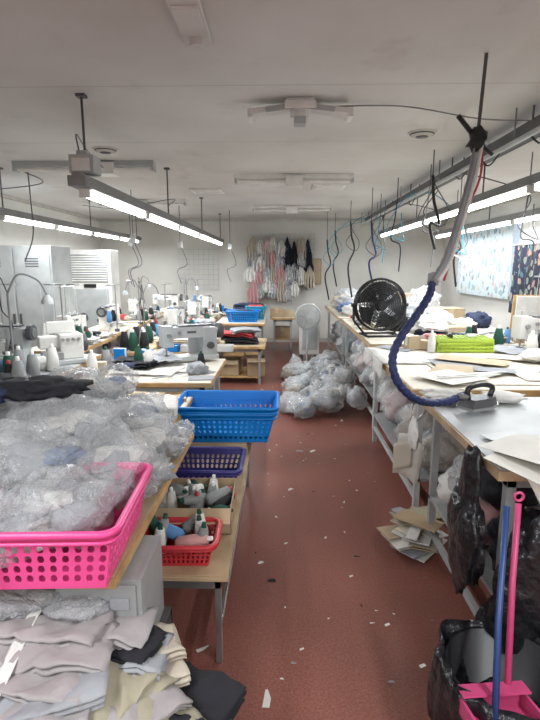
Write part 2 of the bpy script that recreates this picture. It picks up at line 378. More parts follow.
mb.tube(smooth_path([(-3.6,6.3,2.47),(-2.6,5.6,2.44),(-2.5,4.9,2.46)]),.006,'dgrey',6)
mb.tube(smooth_path([(-2.45,5.0,2.49),(-2.42,4.95,2.2),(-2.35,4.8,1.85),(-2.4,4.7,1.6)]),.006,'dgrey',6)
mb.tube(smooth_path([(-3.1,8,2.49),(-2.4,7.6,2.4),(-1.5,7.0,2.45),(-1.4,6.4,2.3)]),.005,'dgrey',6)
mb.tube(smooth_path([(1.5,3.2,2.40),(1.2,3.3,2.44),(.7,3.2,2.485),(.2,3.15,2.47)]),.004,'mgrey',6)
mb.build('overhead_cables')
# ------------------------------------------------------------ steam iron hose
mb=MB()
mb.cyl((.92,2.5,H),(.90,2.48,2.16),.008,'dgrey')
mb.blob((.895,2.47,2.13),(.045,.035,.06),'black',3,.5,3,2)
mb.tube([(.89,2.47,2.13),(.80,2.47,2.23)],.011,'black',6); mb.tube([(.89,2.47,2.12),(.97,2.47,2.06)],.009,'black',6)
P0=[(.90,2.47,2.12),(.87,2.45,1.95),(.81,2.4,1.75),(.74,2.32,1.58),(.68,2.28,1.49)]
mb.tube(smooth_path(P0),.018,'cgrey',8,wob=.15)
mb.tube(smooth_path([(a+.016,b-.015,c) for a,b,c in P0]),.008,'cwhite',8)
mb.tube(smooth_path([(a-.016,b-.015,c) for a,b,c in P0]),.006,'mgrey',8)
mb.tube(smooth_path([(a+.03+.02*math.sin(i*2),b+.02,c) for i,(a,b,c) in enumerate(P0)]),.005,'dred',6)
mb.tube(smooth_path([(.68,2.3,1.50),(.66,2.27,1.43),(.60,2.22,1.35),(.52,2.16,1.26),(.475,2.12,1.17),(.49,2.1,1.08),(.56,2.12,1.0),(.65,2.18,.955),(.76,2.25,.94),(.86,2.3,.96)],10),.018,'navy',8,wob=.12)
mb.lathe((.68,2.3,1.47),[(.0,.06),(.022,.05),(.025,0),(.0,-.01)],'cgrey')
mb.build('steam_hose')
mb=MB(); mb.M=Matrix.Translation((.95,2.33,.893))@Matrix.Rotation(.5,4,'Z')
out=[(-.11,-.05),(.02,-.055),(.08,-.035),(.12,0),(.08,.035),(.02,.055),(-.11,.05)]
for z_a,z_b,k0,k1,mm in((0,.012,1,1,'steel'),(.012,.05,.95,.8,'dgrey')):
    n=len(out); vs=[(x*k0,y*k0,z_a) for x,y in out]+[(x*k1,y*k1,z_b) for x,y in out]
    mb.add(vs,[list(range(n))[::-1],list(range(n,2*n))]+[(i,(i+1)%n,n+(i+1)%n,n+i) for i in range(n)],mm)
mb.tube(smooth_path([(.06,0,.05),(.07,0,.09),(.0,0,.11),(-.09,0,.10),(-.09,0,.05)]),.013,'black',8)
mb.cyl((-.1,0,.06),(-.14,0,.07),.015,'steel')
mb.build('steam_iron')
# ------------------------------------------------------------ generic pieces
def table(name,x0,x1,y0,y1,z,top='cream',edge='wood',leg='lgrey',t=.035,shelf=None,inset=.06,lt=.035,iy=None,sm=None):
    mb=MB(); iy=inset if iy is None else iy
    mb.bx(x0,x1,y0,y1,z-t,z-.004,edge); mb.bx(x0+.008,x1-.008,y0+.008,y1-.008,z-.004,z,top)
    X=(x0+inset,x1-inset-lt); Y=(y0+iy,y1-inset-lt)
    for a in X:
        for b in Y: mb.bx(a,a+lt,b,b+lt,0,z-t,leg)
        mb.bx(a,a+lt,Y[0],Y[1],z-t-.05,z-t,leg); mb.bx(a+.005,a+lt-.005,Y[0]+lt,Y[1],.12,.15,leg)
    for b in Y: mb.bx(X[0],X[1],b,b+lt,z-t-.05,z-t,leg)
    if shelf: mb.bx(X[0],X[1]+lt,Y[0],Y[1]+lt,shelf,shelf+.02,sm or edge)
    return mb.build(name,.003)
def cone(mb,c,h=.16,r=.035,col='thread_gr',tilt=None,core='white'):
    T=tilt if tilt else None
    mb.lathe(c,[(0,0),(r*.6,0),(r*.7,.004),(r,.012),(r*.95,h*.5),(r*.62,h*.92),(r*.45,h*.95)],col,14,T)
    mb.lathe(c,[(r*.3,0),(r*.34,h*.95),(r*.28,h*1.08),(0,h*1.08)],core,10,T)
def machine_mesh(mb,T,body='white',cap='dgrey'):
    mb.M=T
    mb.bx(-.24,.24,-.09,.09,0,.035,body); mb.bx(-.235,-.12,-.03,.03,.035,.038,'steel')
    mb.bx(.11,.235,-.06,.07,.035,.27,body)
    mb.bx(-.2,.12,-.05,.055,.19,.285,body)
    mb.bx(-.245,-.15,-.055,.06,.12,.30,body)
    mb.bx(-.1,.2,-.045,.05,.285,.30,cap)
    mb.cyl((-.2,0,.04),(-.2,0,.13),.008,'steel'); mb.bx(-.215,-.185,-.02,.02,.036,.05,'steel')
    mb.cyl((.235,.005,.235),(.26,.005,.235),.03,body); mb.cyl((.26,.005,.235),(.30,.005,.235),.065,cap,seg=20); mb.cyl((.30,.005,.235),(.31,.005,.235),.04,'steel')
    mb.cyl((-.19,-.055,.22),(-.19,-.08,.22),.018,'steel'); mb.cyl((-.1,-.05,.24),(-.1,-.07,.24),.014,'steel')
    mb.cyl((-.22,-.02,.30),(-.22,-.02,.34),.004,'steel'); mb.ring((-.22,-.02,.345),.012,.002,'steel',seg=10)
    mb.cyl((.17,-.06,.12),(.17,-.09,.12),.03,cap); mb.bx(-.03,.05,-.0515,-.05,.23,.25,'dgrey')
    mb.bx(.02,.2,.07,.1,.04,.2,'lgrey')
    mb.sheet(lambda u,v:Vector((-.42+.3*u,-.22+.36*v,.041+.012*noise.noise(Vector((u*4,v*4,1)))+.01*noise.noise(Vector((u*11,v*9,1)))-.035*max(0,.4-u))),10,10,'cgrey')
    mb.M=Matrix.Identity(4)
def stand_mesh(mb,T,cols=('thread_gr','thread_g','thread_w'),h=.58):
    mb.M=T
    mb.cyl((0,0,0),(0,0,h),.008,'steel'); mb.cyl((0,0,0),(0,0,.03),.03,'dgrey')
    n=len(cols)
    mb.cyl((-.16,0,.12),(.16,0,.12),.007,'steel'); mb.cyl((-.16,0,h),(.16,0,h),.006,'steel')
    for i,c in enumerate(cols):
        x=-.15+.30*i/(n-1) if n>1 else .1
        mb.cyl((x,-.04,.12),(x,-.04,.128),.042,'white'); mb.cyl((x,-.04,.12),(x,0,.12),.005,'steel')
        cone(mb,(x,-.04,.128),.15,.034,c)
        mb.cyl((x,-.06,h),(x,.0,h),.005,'steel'); mb.ring((x,-.06,h),.012,.003,'steel',seg=10)
        mb.cyl((x,-.04,.29),(x,-.06,h),.0015,'cwhite',seg=4)
    mb.M=Matrix.Identity(4)
def TR(x,y,z,r=0): return Matrix.Translation((x,y,z))@Matrix.Rotation(r,4,'Z')
mb=MB(); machine_mesh(mb,TR(0,0,0)); MACH=mb.build('sewing_machine',.008)
mb=MB(); stand_mesh(mb,TR(0,0,0)); STA=mb.build('thread_stand')
mb=MB(); stand_mesh(mb,TR(0,0,0),('thread_w','thread_b','thread_bl')); STB=mb.build('thread_stand')
mb=MB(); mb.cyl((0,0,0),(0,0,.02),.04,'dgrey'); mb.cyl((0,0,0),(0,0,.5),.008,'mgrey')
mb.tube(smooth_path([(0,0,.5),(.05,-.05,.62),(.16,-.10,.58),(.2,-.13,.48)]),.007,'mgrey',7); mb.lathe((.2,-.13,.42),[(.04,0),(.037,.03),(.015,.06),(0,.065)],'lgrey')
mb.tube(smooth_path([(0,0,.5),(-.05,0,.6),(-.04,.02,.4),(.03,.02,.3),(-.02,.02,.1)]),.004,'black',5)
LAMP=mb.build('gooseneck_lamp')
mb=MB()
mb.bx(-.58,.58,-.28,.28,.71,.745,'wood'); mb.bx(-.572,.572,-.272,.272,.745,.75,'cream')
for sx in(-1,1):
    mb.bx(sx*.42-.02,sx*.42+.02,-.03,.03,.05,.71,'lgrey'); mb.bx(sx*.42-.025,sx*.42+.025,-.26,.26,0,.05,'lgrey'); mb.bx(sx*.42-.02,sx*.42+.02,-.22,.22,.67,.71,'lgrey')
mb.bx(-.42,.42,-.02,.02,.18,.21,'lgrey')
mb.bx(-.16,.16,-.18,.08,.06,.085,'dgrey')
mb.cyl((-.02,0,.55),(.2,0,.55),.075,'grey',seg=18); mb.bx(.05,.15,-.05,.05,.6,.71,'dgrey'); mb.cyl((.22,0,.55),(.25,0,.55),.05,'dgrey')
mb.bx(-.36,-.2,-.14,.1,.47,.69,'lgrey'); mb.bx(-.34,-.22,-.142,-.14,.5,.6,'black')
mb.cyl((.23,-.1,.085),(.23,0,.5),.006,'steel')
STAB=mb.build('sewing_table',.004)
def place(ob,x,y,z,r=0,first=[set()]):
    if ob.name not in first[0]:
        first[0].add(ob.name); ob.location=(x,y,z); ob.rotation_euler=(0,0,r); return ob
    return dup(ob,(x,y,z),r)
def station(x,y,r,sta,lamp=True):
    place(STAB,x,y,0,r)
    c,s=math.cos(r),math.sin(r)
    Q=lambda a,b:(x+a*c-b*s,y+a*s+b*c)
    place(MACH,*Q(-.03,-.03),.751,r)
    place(sta,*Q(.38,.20),.751,r)
    if lamp: place(LAMP,*Q(-.42,.20),.751,r)
for i,(x,y,r) in enumerate([(-1.30,6.15,pi/2),(-1.30,7.45,pi/2),(-1.30,8.75,pi/2),(-2.25,5.3,pi/2),(-2.3,6.6,-pi/2),(-2.3,7.9,pi/2),(-2.2,9.4,0)]):
    station(x,y,r,STA if i%2 else STB,i%2==0)
# ------------------------------------------------------------ baskets
def basket(mb,cx,cy,z,w,d,h,m,rot=0,taper=.84,rows=3,cell=.035,floor=True):
    mb.M=TR(cx,cy,z,rot)
    W,D=w/2,d/2
    def side(a,b,a2,b2):
        a,b,a2,b2=map(Vector,(a,b,a2,b2)); L=(b-a).length; n=max(4,int(L/cell)); q0,q1=.10,.80
        P=lambda u,v:(a2.lerp(b2,u)).lerp(a.lerp(b,u),v)
        def quad(u0,u1,v0,v1): mb.add([P(u0,v0),P(u1,v0),P(u1,v1),P(u0,v1)],[(0,1,2,3)],m)
        quad(0,1,0,q0); quad(0,1,q1,1)
        for j in range(rows):
            v0=q0+(q1-q0)*j/rows; v1=q0+(q1-q0)*(j+1)/rows
            for i in range(n):
                u0=i/n;u1=(i+1)/n; hu=(u1-u0);hv=(v1-v0)
                o=[P(u0,v0),P((u0+u1)/2,v0),P(u1,v0),P(u1,(v0+v1)/2),P(u1,v1),P((u0+u1)/2,v1),P(u0,v1),P(u0,(v0+v1)/2)]
                I=[(.3,.16),(.5,.1),(.7,.16),(.8,.5),(.7,.84),(.5,.9),(.3,.84),(.2,.5)]
                inn=[P(u0+hu*x,v0+hv*y) for x,y in I]
                mb.add(o+inn,[(t,(t+1)%8,8+(t+1)%8,8+t) for t in range(8)],m)
    T=[(-W,-D,h),(W,-D,h),(W,D,h),(-W,D,h)]; B=[(x*taper,y*taper,0) for x,y,_ in T]
    for i in range(4): side(T[i],T[(i+1)%4],B[i],B[(i+1)%4])
    if floor: mb.add(B,[(0,1,2,3)],m)
    rim=[]
    for i,(x,y,_) in enumerate(T):
        sx=1 if x>0 else -1; sy=1 if y>0 else -1; r=.03
        ctr=Vector((x-sx*r,y-sy*r,h)); st={0:pi,1:1.5*pi,2:0,3:.5*pi}[i]
        for k in range(5):
            a=st+k*pi/8; rim.append(ctr+Vector((math.cos(a)*(r+.012),math.sin(a)*(r+.012),0)))
    mb.tube(rim,.009,m,8,True)
    mb.tube([p-Vector((0,0,h*.14))*1 for p in rim],.004,m,6,True)
    mb.M=Matrix.Identity(4)
def open_box(mb,cx,cy,z,w,d,h,m,rot=0,flaps=True,t=.004):
    mb.M=TR(cx,cy,z,rot)
    mb.bx(-w/2,w/2,-d/2,d/2,0,t,m)
    mb.bx(-w/2,w/2,-d/2,-d/2+t,0,h,m);mb.bx(-w/2,w/2,d/2-t,d/2,0,h,m);mb.bx(-w/2,-w/2+t,-d/2,d/2,0,h,m);mb.bx(w/2-t,w/2,-d/2,d/2,0,h,m)
    if flaps:
        for (c,dd,r) in(((0,-d/2-.03,h-.02),(w,.07,t),(.7,0,0)),((-w/2-.02,0,h+.02),(.06,d,t),(0,.9,0))):
            mb.box(c,dd,m,r)
    mb.M=Matrix.Identity(4)
def folded(mb,c,w,d,layers,m,rot=0,t=.022,droop=.5,seed=0,tilt=0,nu=28,wr=1):
    T=TR(c[0],c[1],c[2],rot)@Matrix.Rotation(tilt,4,'X'); mb.M=T
    prof=[]
    for i in range(layers):
        dr=1 if i%2==0 else -1; e=d/2*(1-.06*noise.noise(Vector((i,seed,0)))-.03*(i%3))
        for k in range(9): prof.append((dr*(-e+2*e*k/8),i*t))
        if i<layers-1:
            for k in range(1,4):
                a=-pi/2+pi*k/4; prof.append((dr*(e+math.cos(a)*t/2),i*t+t/2+math.sin(a)*t/2))
    def f(u,v):
        k=v*(len(prof)-1); i=min(int(k),len(prof)-2); q=k-i
        y=prof[i][0]*(1-q)+prof[i+1][0]*q; z=prof[i][1]*(1-q)+prof[i+1][1]*q
        x=(u-.5)*w
        p=Vector((x*3,y*3,z*4+seed*5.3)); n1=noise.noise(p*1.5); n2=noise.noise(p*4)
        rg=1-abs(noise.noise(Vector((x*5+y*6,(y-x)*14,seed*2.2))))*2
        zz=z+.025*n1+wr*(.010*n2+.010*rg)-droop*(max(0,abs(x)-w*.28)**2)*3-droop*(max(0,abs(y)-d*.3)**2)*3
        return Vector((x+.02*n2+.015*noise.noise(p*2+Vector((9,0,0))),y+.02*noise.noise(p+Vector((0,7,0))),zz))
    mb.sheet(f,nu,len(prof)-1,m); mb.M=Matrix.Identity(4)
def clutter(x0,x1,y0,y1,z,n,seed,big=1,name='sewing_supplies_clutter'):
    r=random.Random(seed); mb=MB(); C=['cgrey','cwhite','cblack','cnavy','beige','cblue','dred','khaki','clpink']
    for i in range(n):
        x=r.uniform(x0+.06,x1-.06); y=r.uniform(y0+.06,y1-.06); k=r.random()
        if k<.30: cone(mb,(x,y,z),r.uniform(.13,.19),r.uniform(.032,.042),r.choice(['thread_g','thread_gr','thread_b','thread_w','thread_b','thread_bl','thread_w']),None,r.choice(['white','thread_g','dred']))
        elif k<.42: mb.M=TR(x,y,z,r.uniform(-.6,.6)); w_,d_,h_=r.uniform(.08,.16),r.uniform(.07,.12),r.uniform(.05,.12); mb.bx(-w_/2,w_/2,-d_/2,d_/2,0,h_,r.choice(['card','kraft','blue','grey','lgrey','white'])); mb.bx(-w_/2-.002,w_/2+.002,-.015,.015,h_*.3,h_+.002,'paper'); mb.M=Matrix.Identity(4)
        elif k<.62: mb.blob((x,y,z+.03),(r.uniform(.07,.13),r.uniform(.06,.1),r.uniform(.03,.07)),r.choice(C),seed+i,.35,1.7,3,z,r.uniform(0,3),crinkle=.5)
        elif k<.78: mb.box((x,y,z+.003+.001*i),(r.uniform(.14,.26),r.uniform(.1,.18),.002),r.choice(['paper','kraft','cream','cgrey']),(0,0,r.uniform(-1,1)))
        elif k<.88: mb.cyl((x,y,z),(x,y,z+.03),.045,r.choice(['beige','dgrey','thread_w']),seg=16); mb.cyl((x,y,z+.03),(x,y,z+.032),.022,'dgrey')
        else: folded(mb,(x,y,z+.02),.2,.15,4,r.choice(C),r.uniform(-1,1),t=.013,seed=seed+i,nu=12)
    mb.build(name)
table('low_work_bench',-.78,-.20,1.70,3.4,.40,'plywood','plywood','steel',t=.022,inset=.03,lt=.025)
simple('cardboard_pad',[(-.60,-.21,2.98,3.38,.401,.43,'card'),(-.59,-.22,2.99,3.37,.43,.458,'kraft')])
mb=MB(); basket(mb,-.355,3.18,.46,.62,.40,.19,'blue',.02,rows=4); basket(mb,-.35,3.18,.50,.63,.41,.19,'blue',-.01,rows=4); mb.build('blue_laundry_basket',solid=.004)
mb=MB(); basket(mb,-.45,2.56,.402,.46,.32,.12,'purple',0,rows=3,cell=.03); mb.build('indigo_storage_basket',solid=.004)
mb=MB(); open_box(mb,-.42,2.16,.402,.40,.32,.12,'card',.02)
cols=['thread_gr','thread_g','thread_w','thread_gr','thread_gr','beige','thread_gr','thread_gr','thread_b','thread_w']
for i in range(20):
    x=-.42+R(-.13,.13);y=2.16+R(-.10,.10);up=i%3==0
    T=Matrix.Rotation(R(0,6.28),4,'Z')@Matrix.Rotation(R(.0,.3) if up else R(1.2,1.6),4,'X')
    cone(mb,(x,y,.41 if up else .45+.0035*i),.14,.028,cols[i%10],T,core=['white','thread_g','dred'][i%3])
mb.build('cardboard_box_of_thread')
mb=MB(); basket(mb,-.41,1.85,.402,.29,.20,.09,'red',.03,rows=3,cell=.02); 
for i in range(9):
    x=-.41+.09*((i%3)-1)+R(-.01,.01);y=1.86+.05*((i//3)-1);up=i%3!=1
    T=Matrix.Rotation(R(0,6.28),4,'Z')@Matrix.Rotation(R(.1,.4) if up else R(1.2,1.5),4,'X')
    cone(mb,(x,y,.41 if up else .47),.14,.026,['thread_w','thread_p','thread_gr','thread_gr','thread_bl','thread_w','thread_g','thread_gr','thread_w'][i],T,core=['thread_g','white','thread_g'][i%3])
mb.build('red_basket_of_thread',solid=.003)
table('packing_table',-1.75,-.48,1.30,2.62,.66,'plywood','wood','lgrey',inset=.08,iy=.36)
mb=MB(); basket(mb,-.79,1.45,.662,.64,.46,.18,'pink',.05,rows=4,cell=.034,taper=.9)
mb.build('pink_laundry_basket',solid=.004)
mb=MB()
bags=[(-.98,1.45,.85,.18,.15,.12),(-.68,1.46,.81,.17,.15,.10),(-.84,1.62,.89,.2,.16,.10),(-.64,1.75,.82,.14,.2,.13),
 (-1.15,1.75,.87,.22,.2,.13),(-.88,1.95,.92,.2,.2,.11),(-.66,2.1,.82,.14,.2,.13),(-1.25,2.15,.88,.25,.22,.15),(-.98,2.3,.88,.24,.2,.18),
 (-.72,2.42,.80,.16,.16,.12),(-1.5,1.9,.82,.2,.25,.14),(-1.45,2.35,.84,.22,.2,.16),(-1.05,1.35,.83,.13,.10,.08),(-.78,1.34,.79,.16,.09,.07),(-.60,1.60,.79,.08,.1,.07),(-.84,2.45,.98,.13,.1,.09),
 (-.53,1.90,.73,.07,.17,.06),(-.54,2.25,.74,.08,.17,.07),(-.53,2.5,.71,.07,.10,.04)]
inner=['cwhite','cgrey','cwhite','cgrey','mauve','cwhite','cgrey','cblue','cwhite','cgrey']
for i,(x,y,z,a,b,c) in enumerate(bags):
    f=.668; 
    mb.blob((x,y,z),(a,b,c),'film',i+1,.35,1.5,4,f,R(0,3) if i<16 else 0,neck=Vector((R(-.6,1),R(-1,.5),R(.3,1))).normalized(),crinkle=.5)
    for j in range(4):
        mb.blob((x+R(-.45,.45)*a,y+R(-.45,.45)*b,z-.02+R(-.3,.3)*c),(a*.5,b*.5,c*.35),inner[(i*3+j)%10],i*3+j+30,.35,1.5,3,f,R(0,3),crinkle=.4)
mb.build('clear_plastic_garment_bags')
mb=MB(); mb.blob((-1.03,2.05,1.04),(.19,.13,.05),'cblack',5,.4,1.8,4,crinkle=.4); mb.blob((-1.25,2.0,1.03),(.16,.12,.05),'cnavy',9,.4,2,3,crinkle=.4); mb.blob((-1.35,2.15,1.02),(.2,.14,.06),'cblack',10,.4,2,3,crinkle=.4); mb.build('black_jacket')
mb=MB(); mb.bx(-.69,-.425,1.36,1.62,.325,.615,'grey'); mb.bx(-.675,-.44,1.352,1.36,.34,.60,'grey'); mb.cyl((-.5,1.352,.38),(-.5,1.34,.38),.015,'black')
for k in range(5): mb.bx(-.64,-.54,1.348,1.352,.45+k*.025,.457+k*.025,'dgrey')
mb.bx(-.52,-.46,1.346,1.352,.52,.56,'cgrey'); mb.tube(smooth_path([(-.43,1.45,.4),(-.38,1.5,.3),(-.36,1.6,.05),(-.3,1.64,.01)]),.005,'black',6)
mb.build('sewing_motor_control_box',.006)
mb=MB(); open_box(mb,-.55,1.49,0,.3,.28,.32,'dgrey',0,False,.012); mb.bx(-.7,-.4,1.35,1.63,.312,.324,'dgrey'); mb.build('plastic_crate')
mb=MB()
mb.blob((-.68,1.10,.16),(.34,.28,.22),'cblack',2,.15,2,4,.005,crinkle=.2)
mb.blob((-.36,1.18,.12),(.17,.20,.18),'cnavy',4,.2,2,4,.005,crinkle=.3)
mb.blob((-.80,1.22,.24),(.22,.20,.24),'cgrey',6,.2,2,4,.005,crinkle=.2)
for i in range(7):
    folded(mb,(-.74+R(-.03,.03)+.01*i,1.28-.058*i,.485-.017*i),.48+R(-.06,.04),.17+R(-.03,.03),5,'mauve' if i!=3 else 'cgrey',.10+R(-.22,.22),t=.009,seed=50+i,tilt=-.08,wr=1.6)
for i in range(3):
    folded(mb,(-.60+.03*i,1.34-.03*i,.45-.02*i),.42,.16,4,['mauve','cblack','cgrey'][i],-.1+R(-.12,.12),t=.010,seed=60+i,wr=1.4)
folded(mb,(-.78,.95,.40),.34,.14,3,'cpink',.5,t=.012,seed=66)
for i in range(7):
    folded(mb,(-.50+.026*i,1.08-.014*i+.02*(i%2),.39-.016*i),.42+R(-.04,.04),.13+R(-.02,.03),5,['khaki','khaki','mauve','khaki','khaki','cblack','khaki'][i],1.05-.09*i,t=.009,seed=70+i,tilt=.12,wr=1.7)
for i in range(2):
    folded(mb,(-.43+.02*i,1.30-.05*i,.39-.02*i),.26,.13,4,'beige',.35+.1*i,t=.010,seed=80+i)
for i in range(6):
    folded(mb,(-.27+R(-.03,.03),1.27-.06*i,.28-.02*i),.26,.14,5,['cblack','cnavy','khaki','cblack','cgrey','cblack'][i],-.5+.22*i,t=.011,seed=90+i,droop=1.3,wr=1.7)
mb.sheet(lambda u,v:Vector((-.77+.035*u+.04*v+.015*math.sin(v*5),.92+.45*v,.55-.12*(1-v)+.02*math.sin(v*pi)+.005*math.sin(u*6))),4,20,'cwhite')
mb.blob((-.84,1.34,.56),(.16,.08,.03),'film',44,.3,1.6,3,crinkle=.4); mb.blob((-.62,1.34,.54),(.10,.06,.03),'film',45,.3,1.6,3,crinkle=.4)
mb.build('folded_trousers_pile',solid=.003)
table('cutting_table',-1.5,-.50,3.45,4.42,.74,'cream','wood','lgrey',shelf=.2,sm='grey')
table('wooden_side_table',-1.35,-.62,2.68,3.38,.66,'cream','wood','grey',shelf=.3)
mb=MB(); folded(mb,(-.85,2.95,.67),.4,.3,4,'cwhite',.2,seed=21); folded(mb,(-1.15,2.95,.68),.3,.3,3,'cgrey',.5,seed=22); mb.box((-.80,3.25,.672),(.3,.12,.02),'wood',(0,0,.3)); mb.box((-.95,3.3,.69),(.28,.1,.015),'kraft',(0,0,-.2)); mb.build('folded_white_cloth',solid=.003)
mb=MB()
for i in range(5): mb.box((-1.0+R(-.1,.1),3.9+R(-.15,.15),.745+.003*i),(.5,.35,.0015),random.choice(['paper','kraft','paper']),(0,0,R(-.4,.4)))
mb.box((-.8,3.6,.762),(.35,.02,.006),'steel',(0,0,.8)); mb.build('pattern_paper_sheets')
mb=MB(); machine_mesh(mb,TR(-.80,4.25,.765,.5),'lgrey'); mb.build('sewing_machine',.008)
clutter(-1.48,-.98,3.5,4.4,.742,18,401); clutter(-.72,-.52,3.5,4.0,.742,4,402)
table('sewing_bench_table',-1.6,-.62,4.6,5.4,.76,'kraft','wood','grey',shelf=.25)
mb=MB(); mb.bx(-.82,-.63,4.48,4.58,.3,.72,'grey'); mb.bx(-.80,-.65,4.474,4.48,.34,.68,'lgrey'); mb.cyl((-.7,4.474,.4),(-.7,4.46,.4),.012,'red'); mb.bx(-.8,-.65,4.49,4.57,0,.3,'dgrey'); mb.build('electric_control_cabinet',.005)
mb=MB()
for i in range(11): mb.box((-.93+R(-.06,.06),5.05+R(-.05,.05),.763+.008*(i+.5)),(.6-R(0,.15),.45,.008),random.choice(['kraft','card','kraft','cream']),(0,0,R(-.3,.3)))
mb.build('kraft_pattern_stack')
def cones(name,pts,cols):
    for i,(x,y,z) in enumerate(pts):
        mb=MB(); cone(mb,(x,y,z),.19,.045,cols[i%len(cols)]); mb.build(name)
cones('thread_cone',[(-1.52,4.75,.76),(-1.42,4.7,.76),(-1.32,4.72,.76),(-1.5,4.9,.76),(-1.38,4.9,.76),(-1.52,5.15,.76),(-1.40,5.2,.76)],['thread_b','thread_g','thread_b','thread_w','thread_gr'])
table('sewing_bench_table',-2.9,-1.62,2.95,4.4,.78,'lgrey','wood','grey')
cones('thread_cone',[(-1.72,3.35,.78),(-1.86,3.3,.78),(-1.92,3.55,.78),(-2.15,3.5,.78),(-2.05,3.35,.78),(-1.72,3.65,.78),(-2.25,3.75,.78),(-1.70,3.12,.78),(-1.95,3.1,.78)],['thread_gr','thread_g','thread_gr','thread_g','thread_gr','thread_w','thread_w','thread_gr','thread_g'])
mb=MB(); machine_mesh(mb,TR(-2.35,4.05,.781,0),'lgrey'); mb.build('sewing_machine',.008)
clutter(-2.85,-2.3,3.0,3.8,.782,16,410); clutter(-2.25,-1.66,3.0,3.8,.782,10,411)
mb=MB(); mb.M=TR(-1.80,3.98,.781,.6)
mb.bx(-.17,.17,-.13,.13,0,.04,'lgrey'); mb.bx(-.02,.16,-.10,.11,.04,.24,'white'); mb.bx(-.16,.02,-.02,.10,.12,.22,'white'); mb.bx(-.16,0,-.12,-.02,.04,.11,'steel')
mb.cyl((.16,0,.15),(.2,0,.15),.07,'dgrey',seg=18); mb.cyl((-.1,.02,.05),(-.1,.02,.14),.008,'steel')
for k in range(4): mb.cyl((.0+.04*k,-.10,.2),(.0+.04*k,-.125,.2),.013,'steel')
mb.bx(-.1,.12,0,.02,.24,.34,'white'); mb.build('overlock_machine',.01)
mb=MB(); stand_mesh(mb,TR(0,0,0),('thread_w','thread_gr','thread_b','thread_g'),.62); o=mb.build('thread_stand'); o.location=(-1.9,4.26,.781)
mb=MB(); stand_mesh(mb,TR(0,0,0),('thread_gr','thread_w','thread_g'),.62); o=mb.build('thread_stand'); o.location=(-2.45,4.30,.781)
dup(LAMP,(-1.95,3.80,.781),1.2,1.15); dup(LAMP,(-2.75,4.25,.781),.3,1.3)
mb=MB()
for k in range(4):
    mb.M=TR(-1.05+.17*k,4.68,.762,0); open_box(mb,-1.05+.17*k,4.68,.762,.15,.12,.06,['blue','white','dpink','white'][k],0,False,.003)
    for q in range(6):
        xx,yy=-1.05+.17*k+R(-.05,.05),4.68+R(-.04,.04); mb.cyl((xx,yy,.77),(xx,yy,.81),.015,random.choice(['thread_w','thread_g','thread_p','thread_b']))
mb.build('bobbin_trays')
for k,(a,b,c,d) in enumerate([(-1.15,-1.04,5.65,6.65),(-1.15,-1.04,6.95,7.95),(-1.15,-1.04,8.25,9.25),(-2.15,-1.99,4.8,5.8),(-2.5,-2.1,7.45,7.7),(-1.56,-1.45,5.7,6.0),(-2.1,-2.02,7.4,8.4)]):
    clutter(a-.05,b+.05,c,d,.752,14,420+k)
mb=MB(); mb.bx(-3.62,-2.72,5.95,6.5,0,1.8,'lgrey'); mb.bx(-3.60,-3.18,5.93,5.95,.06,1.77,'lgrey'); mb.bx(-3.16,-2.74,5.93,5.95,.06,1.77,'lgrey')
for x in(-3.22,-3.14): mb.bx(x,x+.02,5.91,5.93,.85,1.0,'dgrey')
for x in(-3.4,-2.95):
    for k in range(4): mb.bx(x-.08,x+.08,5.926,5.93,1.55+k*.03,1.562+k*.03,'dgrey')
mb.build('steel_locker_cabinet',.005)
mb=MB(); mb.bx(-3.45,-2.75,8.1,8.5,0,1.82,'white'); mb.bx(-3.40,-2.80,8.09,8.1,1.3,1.75,'grey')
for k in range(11): mb.box((-3.10,8.085,1.33+k*.038),(.58,.02,.012),'white',(.5,0,0))
mb.bx(-3.4,-2.8,8.09,8.1,.15,1.2,'lgrey'); mb.bx(-3.2,-3.0,8.08,8.09,1.22,1.28,'black')
mb.build('floor_standing_air_conditioner',.01)
def grid_panel(name,x0,x1,y,z0,z1,st=.1,m='lgrey'):
    mb=MB(); n=int((x1-x0)/st)
    for i in range(n+1): mb.cyl((x0+i*st,y,z0),(x0+i*st,y,z1),.004,m,seg=6)
    k=int((z1-z0)/st)
    for i in range(k+1): mb.cyl((x0,y-.008,z0+i*st),(x0+n*st,y-.008,z0+i*st),.004,m,seg=6)
    for (a,b) in((x0,z1),(x0+n*st,z1),(x0,z0),(x0+n*st,z0)): mb.cyl((a,y,b),(a,YB-.001,b),.006,m,seg=6)
    mb.build(name)
grid_panel('wire_grid_panel',-.65,.7,YB-.06,1.1,2.2)
grid_panel('wire_grid_panel',-2.1,-1.3,YB-.06,1.1,1.95)
def hang(mb,x,y,z,w,h,m,seed,fold=4):
    def f(u,v):
        ww=w*(.25+.75*min(1,(v*2.2)))*(1-.2*max(0,v-.7))
        a=(u-.5)*2
        return Vector((x+a*ww/2+.02*noise.noise(Vector((seed,v*3,0))),y-.05-.05*math.cos(a*1.5)-.03*math.sin(a*fold*pi+seed)*(.4+v)-.03*noise.noise(Vector((u*3,v*4,seed))),z-h*v+.05*noise.noise(Vector((u*4,v*2,seed+5)))))
    mb.sheet(f,20,14,m)
mb=MB(); rnd=random.Random(5)
cl=['film2','cgrey','cwhite','clpink','cpink','film2','cgrey','film2','mauve','cwhite','film2','beige','cblack']
